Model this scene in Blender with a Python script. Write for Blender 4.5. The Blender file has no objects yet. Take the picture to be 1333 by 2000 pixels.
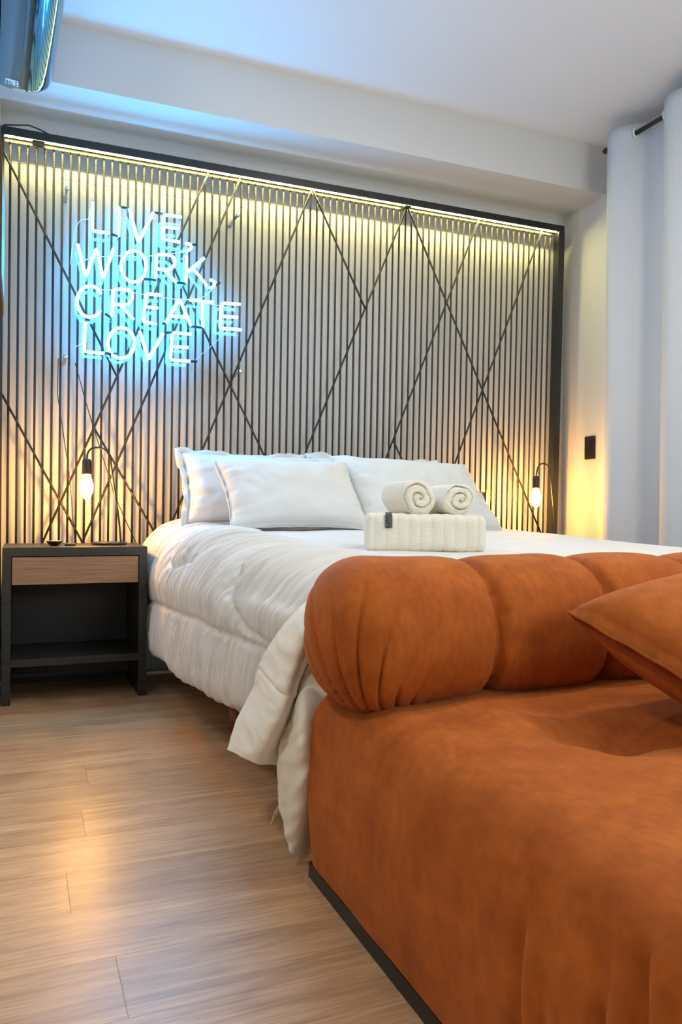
import bpy, bmesh, math, random
from mathutils import Vector, Matrix, noise
random.seed(7)
sc = bpy.context.scene
COL = sc.collection
PI = math.pi

# ------------------------------------------------------------------ camera
cam_d = bpy.data.cameras.new('camera')
cam = bpy.data.objects.new('camera', cam_d); COL.objects.link(cam)
yaw, roll, pitch, CAMH = 0.38897, 0.0086485, 0.00018, 0.7455
fwd = Vector((math.sin(yaw)*math.cos(pitch), math.cos(yaw)*math.cos(pitch), math.sin(pitch)))
rgt0 = Vector((math.cos(yaw), -math.sin(yaw), 0)); up0 = rgt0.cross(fwd)
rgt = rgt0*math.cos(roll)+up0*math.sin(roll); upv = up0*math.cos(roll)-rgt0*math.sin(roll)
cam.matrix_world = Matrix(((rgt.x, upv.x, -fwd.x, 0), (rgt.y, upv.y, -fwd.y, 0), (rgt.z, upv.z, -fwd.z, CAMH), (0, 0, 0, 1)))
cam_d.sensor_fit = 'VERTICAL'; cam_d.sensor_height = 36.0; cam_d.lens = 36.0*1529.24/2000.0
cam_d.clip_start = 0.02
sc.camera = cam

# ------------------------------------------------------------------ world, lights, exposure
w = bpy.data.worlds.new('world'); sc.world = w; w.use_nodes = True
w.node_tree.nodes['Background'].inputs[0].default_value = (0.55, 0.62, 0.7, 1)
w.node_tree.nodes['Background'].inputs[1].default_value = 0.3
sc.view_settings.view_transform = 'Standard'; sc.view_settings.look = 'None'
sc.view_settings.exposure = 0.18; sc.view_settings.gamma = 1.0
sc.view_settings.use_curve_mapping = False
sc.cycles.use_denoising = True
sc.cycles.max_bounces = 8; sc.cycles.diffuse_bounces = 5; sc.cycles.glossy_bounces = 4
sc.cycles.sample_clamp_indirect = 6.0

def area(name, loc, target, size, power, color, size_y=None):
    d = bpy.data.lights.new(name, 'AREA'); d.energy = power; d.color = color
    d.size = size
    if size_y: d.shape = 'RECTANGLE'; d.size_y = size_y
    o = bpy.data.objects.new(name, d); COL.objects.link(o); o.location = loc
    o.rotation_euler = (Vector(target)-Vector(loc)).to_track_quat('-Z', 'Y').to_euler()
    return o
area('ceiling_lamp_light', (2.2, 1.2, 2.70), (2.0, 1.25, 0), 0.16, 19, (1.0, 0.86, 0.66))
area('bed_fill_light', (1.5, 2.3, 2.70), (1.3, 2.2, 0), 0.14, 5, (0.97, 0.98, 1.0))  # added fill above the bed, no fixture; lifts the drape and left floor
area('left_fill_light', (-0.9, 0.7, 2.70), (0.3, 1.7, 0), 0.3, 19, (1.0, 0.95, 0.88))  # unseen fill from front left, added to brighten floor and drape
area('room_fill_light', (2.55, -0.9, 2.62), (1.2, 1.4, 0.4), 0.6, 6, (1.0, 0.95, 0.88))  # added soft fill behind the camera, stands for no known lamp
area('ceiling_fill_light', (1.4, -0.9, 1.5), (1.4, 1.2, 2.74), 0.9, 30, (0.84, 0.97, 0.98))  # added bounce fill behind the camera, aimed up to brighten the ceiling

# ------------------------------------------------------------------ materials
def newmat(name, color=(.8, .8, .8), rough=.5, metal=0.0, spec=.5, **kw):
    m = bpy.data.materials.new(name); m.use_nodes = True
    b = m.node_tree.nodes['Principled BSDF']
    b.inputs['Base Color'].default_value = (*color, 1)
    b.inputs['Roughness'].default_value = rough
    b.inputs['Metallic'].default_value = metal
    b.inputs['Specular IOR Level'].default_value = spec
    for k, v in kw.items(): b.inputs[k].default_value = v
    return m
def nodes(m): return m.node_tree.nodes, m.node_tree.links, m.node_tree.nodes['Principled BSDF']
def noise_color(m, c1, c2, scale=(1, 1, 1), ns=5, detail=6, lo=.35, hi=.65, coord='Object', rough=.55):
    N, L, B = nodes(m)
    tc = N.new('ShaderNodeTexCoord'); mp = N.new('ShaderNodeMapping'); mp.inputs['Scale'].default_value = scale
    nz = N.new('ShaderNodeTexNoise'); nz.inputs['Scale'].default_value = ns; nz.inputs['Detail'].default_value = detail
    nz.inputs['Roughness'].default_value = rough
    r = N.new('ShaderNodeValToRGB'); r.color_ramp.elements[0].color = (*c1, 1); r.color_ramp.elements[1].color = (*c2, 1)
    r.color_ramp.elements[0].position = lo; r.color_ramp.elements[1].position = hi
    L.new(tc.outputs[coord], mp.inputs[0]); L.new(mp.outputs[0], nz.inputs['Vector'])
    L.new(nz.outputs[0], r.inputs[0]); L.new(r.outputs[0], B.inputs['Base Color'])
    return r
def add_bump(m, scale, strength, dist=.002, vec=(1, 1, 1), kind='noise', detail=4, coord='Object'):
    N, L, B = nodes(m)
    tc = N.new('ShaderNodeTexCoord'); mp = N.new('ShaderNodeMapping'); mp.inputs['Scale'].default_value = vec
    if kind == 'noise':
        t = N.new('ShaderNodeTexNoise'); t.inputs['Scale'].default_value = scale; t.inputs['Detail'].default_value = detail
    elif kind == 'wave':
        t = N.new('ShaderNodeTexWave'); t.inputs['Scale'].default_value = scale; t.bands_direction = 'DIAGONAL'
    bp = N.new('ShaderNodeBump'); bp.inputs['Strength'].default_value = strength; bp.inputs['Distance'].default_value = dist
    L.new(tc.outputs[coord], mp.inputs[0]); L.new(mp.outputs[0], t.inputs['Vector'])
    L.new(t.outputs['Fac' if 'Fac' in t.outputs else 0], bp.inputs['Height'])
    prev = B.inputs['Normal'].links
    if prev: L.new(prev[0].from_socket, bp.inputs['Normal'])
    L.new(bp.outputs[0], B.inputs['Normal'])
def emis(name, color, strength):
    m = newmat(name, (0, 0, 0), .5); B = m.node_tree.nodes['Principled BSDF']
    B.inputs['Emission Color'].default_value = (*color, 1); B.inputs['Emission Strength'].default_value = strength
    return m

M_wall = newmat('wall_paint', (.66, .66, .65), .75, spec=.25); add_bump(M_wall, 90, .15, .001)
M_ceil = newmat('ceiling_paint', (.78, .79, .8), .8, spec=.2)
M_beam = newmat('beam_paint', (.66, .66, .65), .75, spec=.2)
M_white = newmat('white_trim_paint', (.75, .75, .73), .45)
M_black = newmat('black_metal', (.012, .012, .013), .38); 
M_blackmatte = newmat('black_plastic', (.01, .01, .011), .5)
M_cord = newmat('black_braided_cord', (.02, .018, .017), .42); add_bump(M_cord, 55, .9, .002, kind='wave')
M_char = newmat('charcoal_laminate', (.03, .03, .027), .42)
noise_color(M_char, (.012, .0125, .011), (.026, .026, .023), (3, 3, 60), 4, 5)
M_walnut = newmat('walnut_veneer', (.3, .15, .08), .45)
noise_color(M_walnut, (.20, .105, .06), (.36, .20, .12), (1.6, 1, 40), 4, 8, .3, .7)
M_wood_leg = newmat('reddish_leg_wood', (.28, .08, .03), .4); noise_color(M_wood_leg, (.2, .05, .02), (.36, .12, .05), (20, 20, 2), 4)
M_picture = newmat('brown_frame_wood', (.10, .06, .02), .95, spec=.05); noise_color(M_picture, (.09, .05, .015), (.13, .075, .025), (1, 1, 20), 6)
M_duvet = newmat('white_comforter_cotton', (.69, .68, .67), .8, spec=.2, **{'Sheen Weight': .15})
add_bump(M_duvet, 38, .3, .004, detail=5); add_bump(M_duvet, 700, .12, .0005)
M_cream = newmat('cream_comforter_reverse', (.80, .76, .66), .8, spec=.2, **{'Sheen Weight': .15})
add_bump(M_cream, 22, .35, .006, detail=5); add_bump(M_cream, 700, .1, .0005)
M_pillow = newmat('white_pillowcase', (.65, .67, .68), .75, spec=.25, **{'Sheen Weight': .1}); add_bump(M_pillow, 14, .35, .006, detail=5)
M_sheet = newmat('bed_base_fabric', (.60, .52, .47), .85); add_bump(M_sheet, 400, .2, .0006)
M_towel = newmat('cream_terry_towel', (.80, .77, .67), .95, spec=.1, **{'Sheen Weight': .4}); add_bump(M_towel, 260, .9, .004, detail=3)
M_towel_in = newmat('towel_fold_shade', (.80, .76, .67), .95, spec=.1); add_bump(M_towel_in, 260, .9, .004, detail=3)
M_tag = newmat('dark_grey_tag', (.06, .065, .07), .6); noise_color(M_tag, (.04, .045, .05), (.3, .32, .33), (300, 60, 90), 1.5, 4, .55, .75)
M_curtain = newmat('grey_curtain_fabric', (.50, .52, .55), .85, spec=.15); add_bump(M_curtain, 500, .25, .0008, (1, 1, .35))
M_grommet = newmat('grommet_white', (.7, .7, .68), .3)
# rust velvet
M_sofa = newmat('rust_velvet', (.5, .15, .03), .78, spec=.2, **{'Sheen Weight': .15, 'Sheen Roughness': .45, 'Sheen Tint': (1, .55, .3, 1)})
def velvet(m):
    N, L, B = nodes(m)
    tc = N.new('ShaderNodeTexCoord')
    n1 = N.new('ShaderNodeTexNoise'); n1.inputs['Scale'].default_value = 9; n1.inputs['Detail'].default_value = 5; n1.inputs['Roughness'].default_value = .6
    n2 = N.new('ShaderNodeTexNoise'); n2.inputs['Scale'].default_value = 45; n2.inputs['Detail'].default_value = 4
    mp = N.new('ShaderNodeMapping'); mp.inputs['Scale'].default_value = (2.2, 1, .8)
    r1 = N.new('ShaderNodeValToRGB'); r1.color_ramp.elements[0].color = (.32, .068, .007, 1); r1.color_ramp.elements[1].color = (.46, .118, .016, 1)
    r1.color_ramp.elements[0].position = .32; r1.color_ramp.elements[1].position = .7
    r2 = N.new('ShaderNodeValToRGB'); r2.color_ramp.elements[0].color = (.86, .86, .86, 1); r2.color_ramp.elements[1].color = (1.1, 1.1, 1.1, 1)
    r2.color_ramp.elements[0].position = .3; r2.color_ramp.elements[1].position = .7
    mx = N.new('ShaderNodeMix'); mx.data_type = 'RGBA'; mx.blend_type = 'MULTIPLY'; mx.inputs[0].default_value = 1
    L.new(tc.outputs['Object'], n1.inputs['Vector']); L.new(tc.outputs['Object'], mp.inputs[0]); L.new(mp.outputs[0], n2.inputs['Vector'])
    L.new(n1.outputs[0], r1.inputs[0]); L.new(n2.outputs[0], r2.inputs[0])
    L.new(r1.outputs[0], mx.inputs[6]); L.new(r2.outputs[0], mx.inputs[7]); L.new(mx.outputs[2], B.inputs['Base Color'])
velvet(M_sofa); add_bump(M_sofa, 60, .15, .002); add_bump(M_sofa, 900, .15, .0004)
# wood plank floor
M_floor = newmat('oak_laminate', (.4, .25, .15), .33, spec=.5)
def floor_mat(m):
    N, L, B = nodes(m)
    g = N.new('ShaderNodeNewGeometry'); oi = N.new('ShaderNodeObjectInfo')
    off = N.new('ShaderNodeVectorMath'); off.operation = 'SCALE'; off.inputs[0].default_value = (37, 17, 5)
    L.new(oi.outputs['Random'], off.inputs['Scale'])
    ad = N.new('ShaderNodeVectorMath'); ad.operation = 'ADD'; L.new(g.outputs['Position'], ad.inputs[0]); L.new(off.outputs[0], ad.inputs[1])
    mp = N.new('ShaderNodeMapping'); mp.inputs['Scale'].default_value = (1.3, 13, 1); L.new(ad.outputs[0], mp.inputs[0])
    n1 = N.new('ShaderNodeTexNoise'); n1.inputs['Scale'].default_value = 1.6; n1.inputs['Detail'].default_value = 9; n1.inputs['Roughness'].default_value = .62; n1.inputs['Distortion'].default_value = .5
    L.new(mp.outputs[0], n1.inputs['Vector'])
    r1 = N.new('ShaderNodeValToRGB'); e = r1.color_ramp.elements
    e[0].position = .28; e[0].color = (.37, .215, .112, 1); e[1].position = .72; e[1].color = (.66, .43, .245, 1)
    x = e.new(.5); x.color = (.53, .325, .18, 1)
    L.new(n1.outputs[0], r1.inputs[0])
    mp2 = N.new('ShaderNodeMapping'); mp2.inputs['Scale'].default_value = (5, 90, 1); L.new(ad.outputs[0], mp2.inputs[0])
    n2 = N.new('ShaderNodeTexNoise'); n2.inputs['Scale'].default_value = 2; n2.inputs['Detail'].default_value = 4; L.new(mp2.outputs[0], n2.inputs['Vector'])
    r2 = N.new('ShaderNodeValToRGB'); r2.color_ramp.elements[0].color = (.82, .8, .78, 1); r2.color_ramp.elements[1].color = (1.08, 1.08, 1.08, 1)
    r2.color_ramp.elements[0].position = .35; r2.color_ramp.elements[1].position = .6
    L.new(n2.outputs[0], r2.inputs[0])
    mx = N.new('ShaderNodeMix'); mx.data_type = 'RGBA'; mx.blend_type = 'MULTIPLY'; mx.inputs[0].default_value = 1
    L.new(r1.outputs[0], mx.inputs[6]); L.new(r2.outputs[0], mx.inputs[7])
    hv = N.new('ShaderNodeHueSaturation'); mr = N.new('ShaderNodeMapRange'); mr.inputs[3].default_value = .88; mr.inputs[4].default_value = 1.12
    L.new(oi.outputs['Random'], mr.inputs[0]); L.new(mr.outputs[0], hv.inputs['Value']); L.new(mx.outputs[2], hv.inputs['Color'])
    L.new(hv.outputs[0], B.inputs['Base Color'])
    bp = N.new('ShaderNodeBump'); bp.inputs['Strength'].default_value = .25; bp.inputs['Distance'].default_value = .0012
    L.new(n2.outputs[0], bp.inputs['Height']); L.new(bp.outputs[0], B.inputs['Normal'])
floor_mat(M_floor)
M_under = newmat('floor_joint_dark', (.05, .03, .02), .8)
M_neon = emis('neon_blue_white', (.035, .45, 1.0), 62)
M_led = emis('led_strip_glow', (1.0, .86, .30), 170)
M_bulb = emis('bulb_glow', (1.0, .47, .085), 300)
M_acrylic = newmat('clear_acrylic', (1, 1, 1), .03, **{'Transmission Weight': 1.0, 'IOR': 1.49})
def thin_glass(m):
    # thin clear sheet: transparent body with mirror-like surface reflection
    N, L, B = nodes(m)
    out = N['Material Output']; tr = N.new('ShaderNodeBsdfTransparent'); tr.inputs[0].default_value = (.97, .985, .99, 1)
    gl = N.new('ShaderNodeBsdfGlossy'); gl.inputs['Roughness'].default_value = .02
    fr = N.new('ShaderNodeFresnel'); fr.inputs['IOR'].default_value = 1.49
    mx = N.new('ShaderNodeMixShader'); L.new(fr.outputs[0], mx.inputs[0]); L.new(tr.outputs[0], mx.inputs[1]); L.new(gl.outputs[0], mx.inputs[2])
    L.new(mx.outputs[0], out.inputs['Surface']); N.remove(B)
thin_glass(M_acrylic)
M_wire = newmat('white_electrode_wire', (.75, .8, .85), .4)
M_steel = newmat('brushed_steel', (.6, .62, .65), .25, 1.0)
M_ac = newmat('ac_dark_plastic', (.10, .16, .22), .28, .6)
M_acgloss = newmat('ac_mirror_panel', (.22, .52, .78), .06, 1.0)
M_sticker = newmat('sticker_white', (.8, .8, .8), .5)
M_ink = newmat('sticker_ink', (.12, .14, .16), .6)
M_brass = newmat('brass', (.6, .4, .15), .3, 1.0)
M_glassdark = newmat('night_window_glass', (.02, .025, .03), .05)

# ------------------------------------------------------------------ mesh helpers
def mk(name, verts, faces, mat, parent=None, smooth=False, matids=None):
    me = bpy.data.meshes.new(name); me.from_pydata([tuple(v) for v in verts], [], faces)
    mats = mat if isinstance(mat, (list, tuple)) else [mat]
    for m in mats: me.materials.append(m)
    if matids: me.polygons.foreach_set('material_index', matids)
    if smooth: me.polygons.foreach_set('use_smooth', [True]*len(me.polygons))
    me.update()
    o = bpy.data.objects.new(name, me); COL.objects.link(o)
    if parent:
        o.parent = parent; o.matrix_parent_inverse = Matrix.Identity(4)
        o.location = -Vector(parent.location) if parent.rotation_euler.z == 0 else (0, 0, 0)
    return o
def tag(o, label=None, cat=None, group=None, kind=None):
    if label: o['label'] = label
    if cat: o['category'] = cat
    if group: o['group'] = group
    if kind: o['kind'] = kind
    return o
def thing(name, label, cat, loc=(0, 0, 0), group=None):
    o = bpy.data.objects.new(name, None); COL.objects.link(o); o.location = loc
    o.empty_display_size = .05
    return tag(o, label, cat, group)
class MB:
    def __init__(s): s.v = []; s.f = []; s.m = []
    def add(s, v, f, mi=0):
        b = len(s.v); s.v += [tuple(p) for p in v]; s.f += [tuple(i+b for i in q) for q in f]; s.m += [mi]*len(f); return s
    def box(s, x0, x1, y0, y1, z0, z1, mi=0, bev=0):
        if bev > 0:
            bm = bmesh.new(); bmesh.ops.create_cube(bm, size=1)
            for v in bm.verts: v.co = Vector(((x0+x1)/2+v.co.x*(x1-x0), (y0+y1)/2+v.co.y*(y1-y0), (z0+z1)/2+v.co.z*(z1-z0)))
            bmesh.ops.bevel(bm, geom=bm.edges[:], offset=bev, segments=2, affect='EDGES', profile=.5)
            bm.verts.index_update()
            s.add([v.co[:] for v in bm.verts], [[v.index for v in f.verts] for f in bm.faces], mi); bm.free(); return s
        v = [(x, y, z) for z in (z0, z1) for y in (y0, y1) for x in (x0, x1)]
        return s.add(v, [(0, 2, 3, 1), (4, 5, 7, 6), (0, 1, 5, 4), (2, 6, 7, 3), (0, 4, 6, 2), (1, 3, 7, 5)], mi)
    def tube(s, pts, r, n=8, mi=0, closed=False):
        P = [Vector(p) for p in pts]; k = len(P); rs = r if isinstance(r, (list, tuple)) else [r]*k
        T = []
        for i in range(k):
            a = P[(i-1) % k] if closed or i > 0 else P[i]; b = P[(i+1) % k] if closed or i < k-1 else P[i]
            T.append((b-a).normalized())
        ref = Vector((0, 0, 1)) if abs(T[0].z) < .9 else Vector((1, 0, 0))
        nrm = T[0].cross(ref).normalized(); V = []
        for i in range(k):
            nrm = (nrm-T[i]*nrm.dot(T[i])).normalized(); bi = T[i].cross(nrm)
            for j in range(n):
                a = 2*PI*j/n; V.append(P[i]+(nrm*math.cos(a)+bi*math.sin(a))*rs[i])
        F = []
        for i in range(k if closed else k-1):
            for j in range(n):
                a = i*n+j; b = i*n+(j+1) % n; c = ((i+1) % k)*n+(j+1) % n; d = ((i+1) % k)*n+j
                F.append((a, b, c, d))
        if not closed: F.append(tuple(range(n-1, -1, -1))); F.append(tuple(range((k-1)*n, k*n)))
        return s.add(V, F, mi)
    def lathe(s, prof, c, n=24, mi=0, axis='Z'):
        V = []; F = []
        for (r, h) in prof:
            for j in range(n):
                a = 2*PI*j/n
                if axis == 'Z': V.append((c[0]+r*math.cos(a), c[1]+r*math.sin(a), c[2]+h))
                elif axis == 'Y': V.append((c[0]+r*math.cos(a), c[1]+h, c[2]+r*math.sin(a)))
                else: V.append((c[0]+h, c[1]+r*math.cos(a), c[2]+r*math.sin(a)))
        for i in range(len(prof)-1):
            for j in range(n):
                F.append((i*n+j, i*n+(j+1) % n, (i+1)*n+(j+1) % n, (i+1)*n+j))
        F.append(tuple(range(n-1, -1, -1))); F.append(tuple(range((len(prof)-1)*n, len(prof)*n)))
        return s.add(V, F, mi)
    def build(s, name, mat, parent=None, smooth=False):
        return mk(name, s.v, s.f, mat, parent, smooth, s.m if isinstance(mat, (list, tuple)) else None)
def solid(o, t, offset=0):
    m = o.modifiers.new('solid', 'SOLIDIFY'); m.thickness = t; m.offset = offset; return o
def autosmooth(o, ang=35):
    o.data.polygons.foreach_set('use_smooth', [True]*len(o.data.polygons))
    try: o.data.set_sharp_from_angle(angle=math.radians(ang))
    except Exception: pass
    return o
def lerp(a, b, t): return a+(b-a)*t
def interp(tab, x):
    tab = sorted(tab)
    if x <= tab[0][0]: return tab[0][1]
    for (a, fa), (b, fb) in zip(tab, tab[1:]):
        if x <= b:
            t = (x-a)/(b-a); t = t*t*(3-2*t) if False else t
            return fa+(fb-fa)*t
    return tab[-1][1]
def catmull(P, t):
    n = len(P)-1; i = min(int(t*n), n-1); u = t*n-i
    p0, p1, p2, p3 = P[max(i-1, 0)], P[i], P[i+1], P[min(i+2, n)]
    return tuple(.5*((2*b)+(-a+c)*u+(2*a-5*b+4*c-d)*u*u+(-a+3*b-3*c+d)*u**3) for a, b, c, d in zip(p0, p1, p2, p3))
def nz(x, y, z=0): return noise.noise(Vector((x, y, z)))
def gridfaces(a, b, wrap=False):
    F = []
    for i in range(a-1):
        for j in range(b-1 if not wrap else b):
            F.append((i*b+j, i*b+(j+1) % b, (i+1)*b+(j+1) % b, (i+1)*b+j))
    return F
def segdist(px, py, poly):
    best = 9
    for (ax, ay), (bx, by) in zip(poly, poly[1:]):
        dx, dy = bx-ax, by-ay; t = max(0, min(1, ((px-ax)*dx+(py-ay)*dy)/(dx*dx+dy*dy+1e-12)))
        d = math.hypot(px-ax-dx*t, py-ay-dy*t)
        if d < best: best = d
    return best
# ------------------------------------------------------------------ setting
XL, XR, YB, ZC = -0.093, 2.944, 3.76, 2.744
XO, YF, YRET = -1.8, -1.6, 2.12
def struct(name, mb, mat, label=None, smooth=False):
    o = mb.build(name, mat, None, smooth); o['kind'] = 'structure'
    if label: o['label'] = label
    return o
floor = struct('floor', MB().box(XO, XR, YF, YB, -.06, -.004), M_under, 'brown wood plank floor')
struct('wall_back', MB().box(XO, XR+.1, YB, YB+.1, -.06, ZC+.1), M_wall, 'pale wall behind the cord screen')
struct('wall_right', MB().box(XR, XR+.1, YF, YB, -.06, ZC+.1), M_wall, 'pale wall with the curtain on the right')
struct('wall_left', MB().box(XL-.12, XL, YRET, YB, -.06, ZC+.1).box(XO, XL-.12, YRET, YRET+.1, -.06, ZC+.1).box(XO-.1, XO, YF, YRET+.1, -.06, ZC+.1), M_wall, 'wall on the left of the bed')
struct('wall_front', MB().box(XO-.1, XR+.1, YF-.1, YF, -.06, ZC+.1), M_wall, 'wall behind the viewer')
struct('ceiling', MB().box(XO-.1, XR+.1, YF-.1, YB+.1, ZC, ZC+.1), M_ceil, 'smooth white ceiling')
bm_ = MB().box(XL, XR, 3.405, YB, 2.489, ZC)
n_ = 8; V = []; F = []
for i in range(n_+1):
    a = PI/2*i/n_
    V += [(XL, YB-.03+.03*math.sin(a), 2.489-.03+.03*math.cos(a)), (XR, YB-.03+.03*math.sin(a), 2.489-.03+.03*math.cos(a))]
F = [(2*i, 2*i+1, 2*i+3, 2*i+2) for i in range(n_)]
bm_.add(V, F)
struct('trim_1', bm_, M_beam, 'boxed beam under the ceiling above the cord screen')
struct('baseboard_back', MB().box(XL, XR, YB-.014, YB, 0, .10, bev=.003), M_white, 'white baseboard behind the bed')
struct('baseboard_right', MB().box(XR-.014, XR, YF, YB-.014, 0, .10, bev=.003), M_white)
# floor planks, one object each
unit = MB().box(0, 1, .0003, .1727, -.004, 0).v
uf = MB().box(0, 1, 0, 1, 0, 1).f
pl_mesh = bpy.data.meshes.new('plank'); pl_mesh.from_pydata(unit, [], uf); pl_mesh.materials.append(M_floor)
row = 0; y = 1.871-.173*20
joints = {1.871: .145, 2.217: .178, 2.044: .75}
k = 0
while y < YB-.02:
    off = random.uniform(0, 1.2)
    for jy, jx in joints.items():
        if abs(jy-y) < .02: off = (jx-XO) % 1.2
    x = XO+off-1.2
    while x < XR:
        x0, x1 = max(x, XO), min(x+1.2, XR)
        if x1-x0 > .02 and not (y > YRET+.1 and x1 < XL):
            if y > YRET+.1: x0 = max(x0, XL)
            p = bpy.data.objects.new('plank', pl_mesh); COL.objects.link(p); p.parent = floor
            p.location = (x0+.0005, y, 0); p.scale = (x1-x0-.0006, 1 if y+.173 < YB else (YB-y)/.173, 1)
            k += 1
        x += 1.2
    y += .173; row += 1
# window behind the curtain
win = struct('window_1', MB().box(XR-.05, XR-.001, .9, .95, .2, 2.35).box(XR-.05, XR-.001, 2.75, 2.8, .2, 2.35).box(XR-.05, XR-.001, .95, 2.75, .2, .25).box(XR-.05, XR-.001, .95, 2.75, 2.3, 2.35).box(XR-.045, XR-.001, 1.83, 1.87, .25, 2.3), M_black, 'black framed window behind the curtain')
pn = MB().box(XR-.02, XR-.012, .95, 1.83, .25, 2.3).build('pane', M_glassdark, win)
pn = MB().box(XR-.02, XR-.012, 1.87, 2.75, .25, 2.3).build('pane', M_glassdark, win)

# ------------------------------------------------------------------ cord screen
def SY(z): return 3.7017-.0268*z
scr = thing('cord_screen', 'black framed screen of tight vertical and crossed cords against the back wall', 'headboard', (1.37, 3.69, 0))
ZT, ZB = 2.335, .19
def leanbox(x0, x1, d0, d1, z0, z1):
    v = [(x, SY(z)+d, z) for z in (z0, z1) for d in (d0, d1) for x in (x0, x1)]
    return MB().add(v, [(0, 2, 3, 1), (4, 5, 7, 6), (0, 1, 5, 4), (2, 6, 7, 3), (0, 4, 6, 2), (1, 3, 7, 5)])
o = leanbox(XL+.002, 2.832, -.022, .022, ZT, ZT+.036).build('top_rail', M_black, scr)
o = leanbox(XL+.002, 2.832, .016, .022, ZT-.0125, ZT).build('rear_lip', M_black, scr)
o = leanbox(XL+.002, 2.832, -.02, .02, ZB-.04, ZB).build('bottom_rail', M_black, scr)
for a, b in ((XL+.002, -.076), (2.792, 2.832)):
    o = leanbox(a, b, -.026, .02, 0.0, ZT).build('post', M_black, scr)
led = leanbox(XL+.02, 2.785, -.0145, -.0085, ZT-.003, ZT-.0002).build('led_strip', M_led, scr); led['label'] = 'glowing yellow light strip under the top rail'
for (xa, xb) in ((.035, .085), (1.825, 1.86)):
    o = leanbox(xa, xb, -.024, .003, ZT-.010, ZT-.002).build('tape_band', M_blackmatte, scr)
cme = None
NC = 81
for i in range(NC):
    x = -.0515+i*.03504
    if cme is None:
        mb = MB()
        z0, z1 = ZB, ZT-.017
        mb.tube([(0, -.0268*z0, z0), (0, -.0268*z1, z1)], .0050, 8)
        mb.lathe([(.004, -.012), (.0075, -.009), (.0075, -.002), (.004, 0)], (0, -.0268*z1, z1), 8)
        c = mb.build('cord', M_cord, scr, True); cme = c.data
    else:
        c = bpy.data.objects.new('cord', cme); COL.objects.link(c); c.parent = scr
    c.location = Vector((x, 3.7017, 0))-scr.location
DIAG = [(-0.082, 2.275, 0.396, 1.354), (0.801, 2.325, 0.097, 0.616), (0.954, 2.325, 0.264, 0.617), (0.627, 1.905, 1.092, 1.024), (1.314, 2.325, 0.643, 0.665), (1.325, 2.325, 1.619, 1.777), (1.842, 2.325, 1.301, 1.024), (1.848, 2.325, 2.714, 0.669), (2.275, 2.325, 1.754, 1.035), (1.793, 1.116, 1.89, 0.938), (2.686, 2.325, 2.154, 0.994), (-0.085, 1.253, 0.249, 0.617), (0.303, 1.112, 0.599, 0.604)]
EXT = {1, 2, 3, 4, 6, 7, 8, 9, 10, 11, 12}   # those that run on down to the bottom rail
for i, (xa, za, xb, zb) in enumerate(DIAG):
    if i in EXT:
        s = (xb-xa)/(zb-za); zz = ZB; xx = xb+s*(zz-zb)
        if xx < -.075: zz = zb+(-.075-xb)/s; xx = -.075
        if xx > 2.79: zz = zb+(2.79-xb)/s; xx = 2.79
        xb, zb = xx, zz
    dy = -.0095-.0008*(i % 3)
    MB().tube([(xa, SY(za)+dy, za), (xb, SY(zb)+dy, zb)], .0050, 8).build('diagonal_cord', M_cord, scr, True)
# cable loop lying on the top rail
tag(MB().tube([(-.08, 3.62, 2.375), (-.02, 3.615, 2.383), (.02, 3.61, 2.388), (.05, 3.615, 2.384), (.08, 3.62, 2.378), (.10, 3.635, 2.376)], .0035, 8).build('power_cable', M_blackmatte, None, True),
    'short black cable looped on top of the screen rail at its left end', 'cable')
tag(MB().tube([(.148, 3.63, 1.405), (.146, 3.63, 1.249), (.183, 3.63, 1.0), (.197, 3.63, .906), (.215, 3.63, .702), (.224, 3.64, .60), (.23, 3.65, .02)], .0022, 6).build('power_cable', M_blackmatte, None, True),
    'thin black cable hanging from the lower left corner of the neon sign', 'cable')
tag(MB().tube([(.218, 3.628, 1.39), (.265, 3.628, 1.218), (.296, 3.628, 1.116), (.35, 3.628, .943), (.39, 3.63, .815), (.438, 3.635, .703), (.485, 3.64, .605), (.558, 3.645, .49), (.60, 3.65, .3)], .0022, 6).build('power_cable', M_blackmatte, None, True),
    'thin black cable slanting down behind the left bedside lamp', 'cable')

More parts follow.
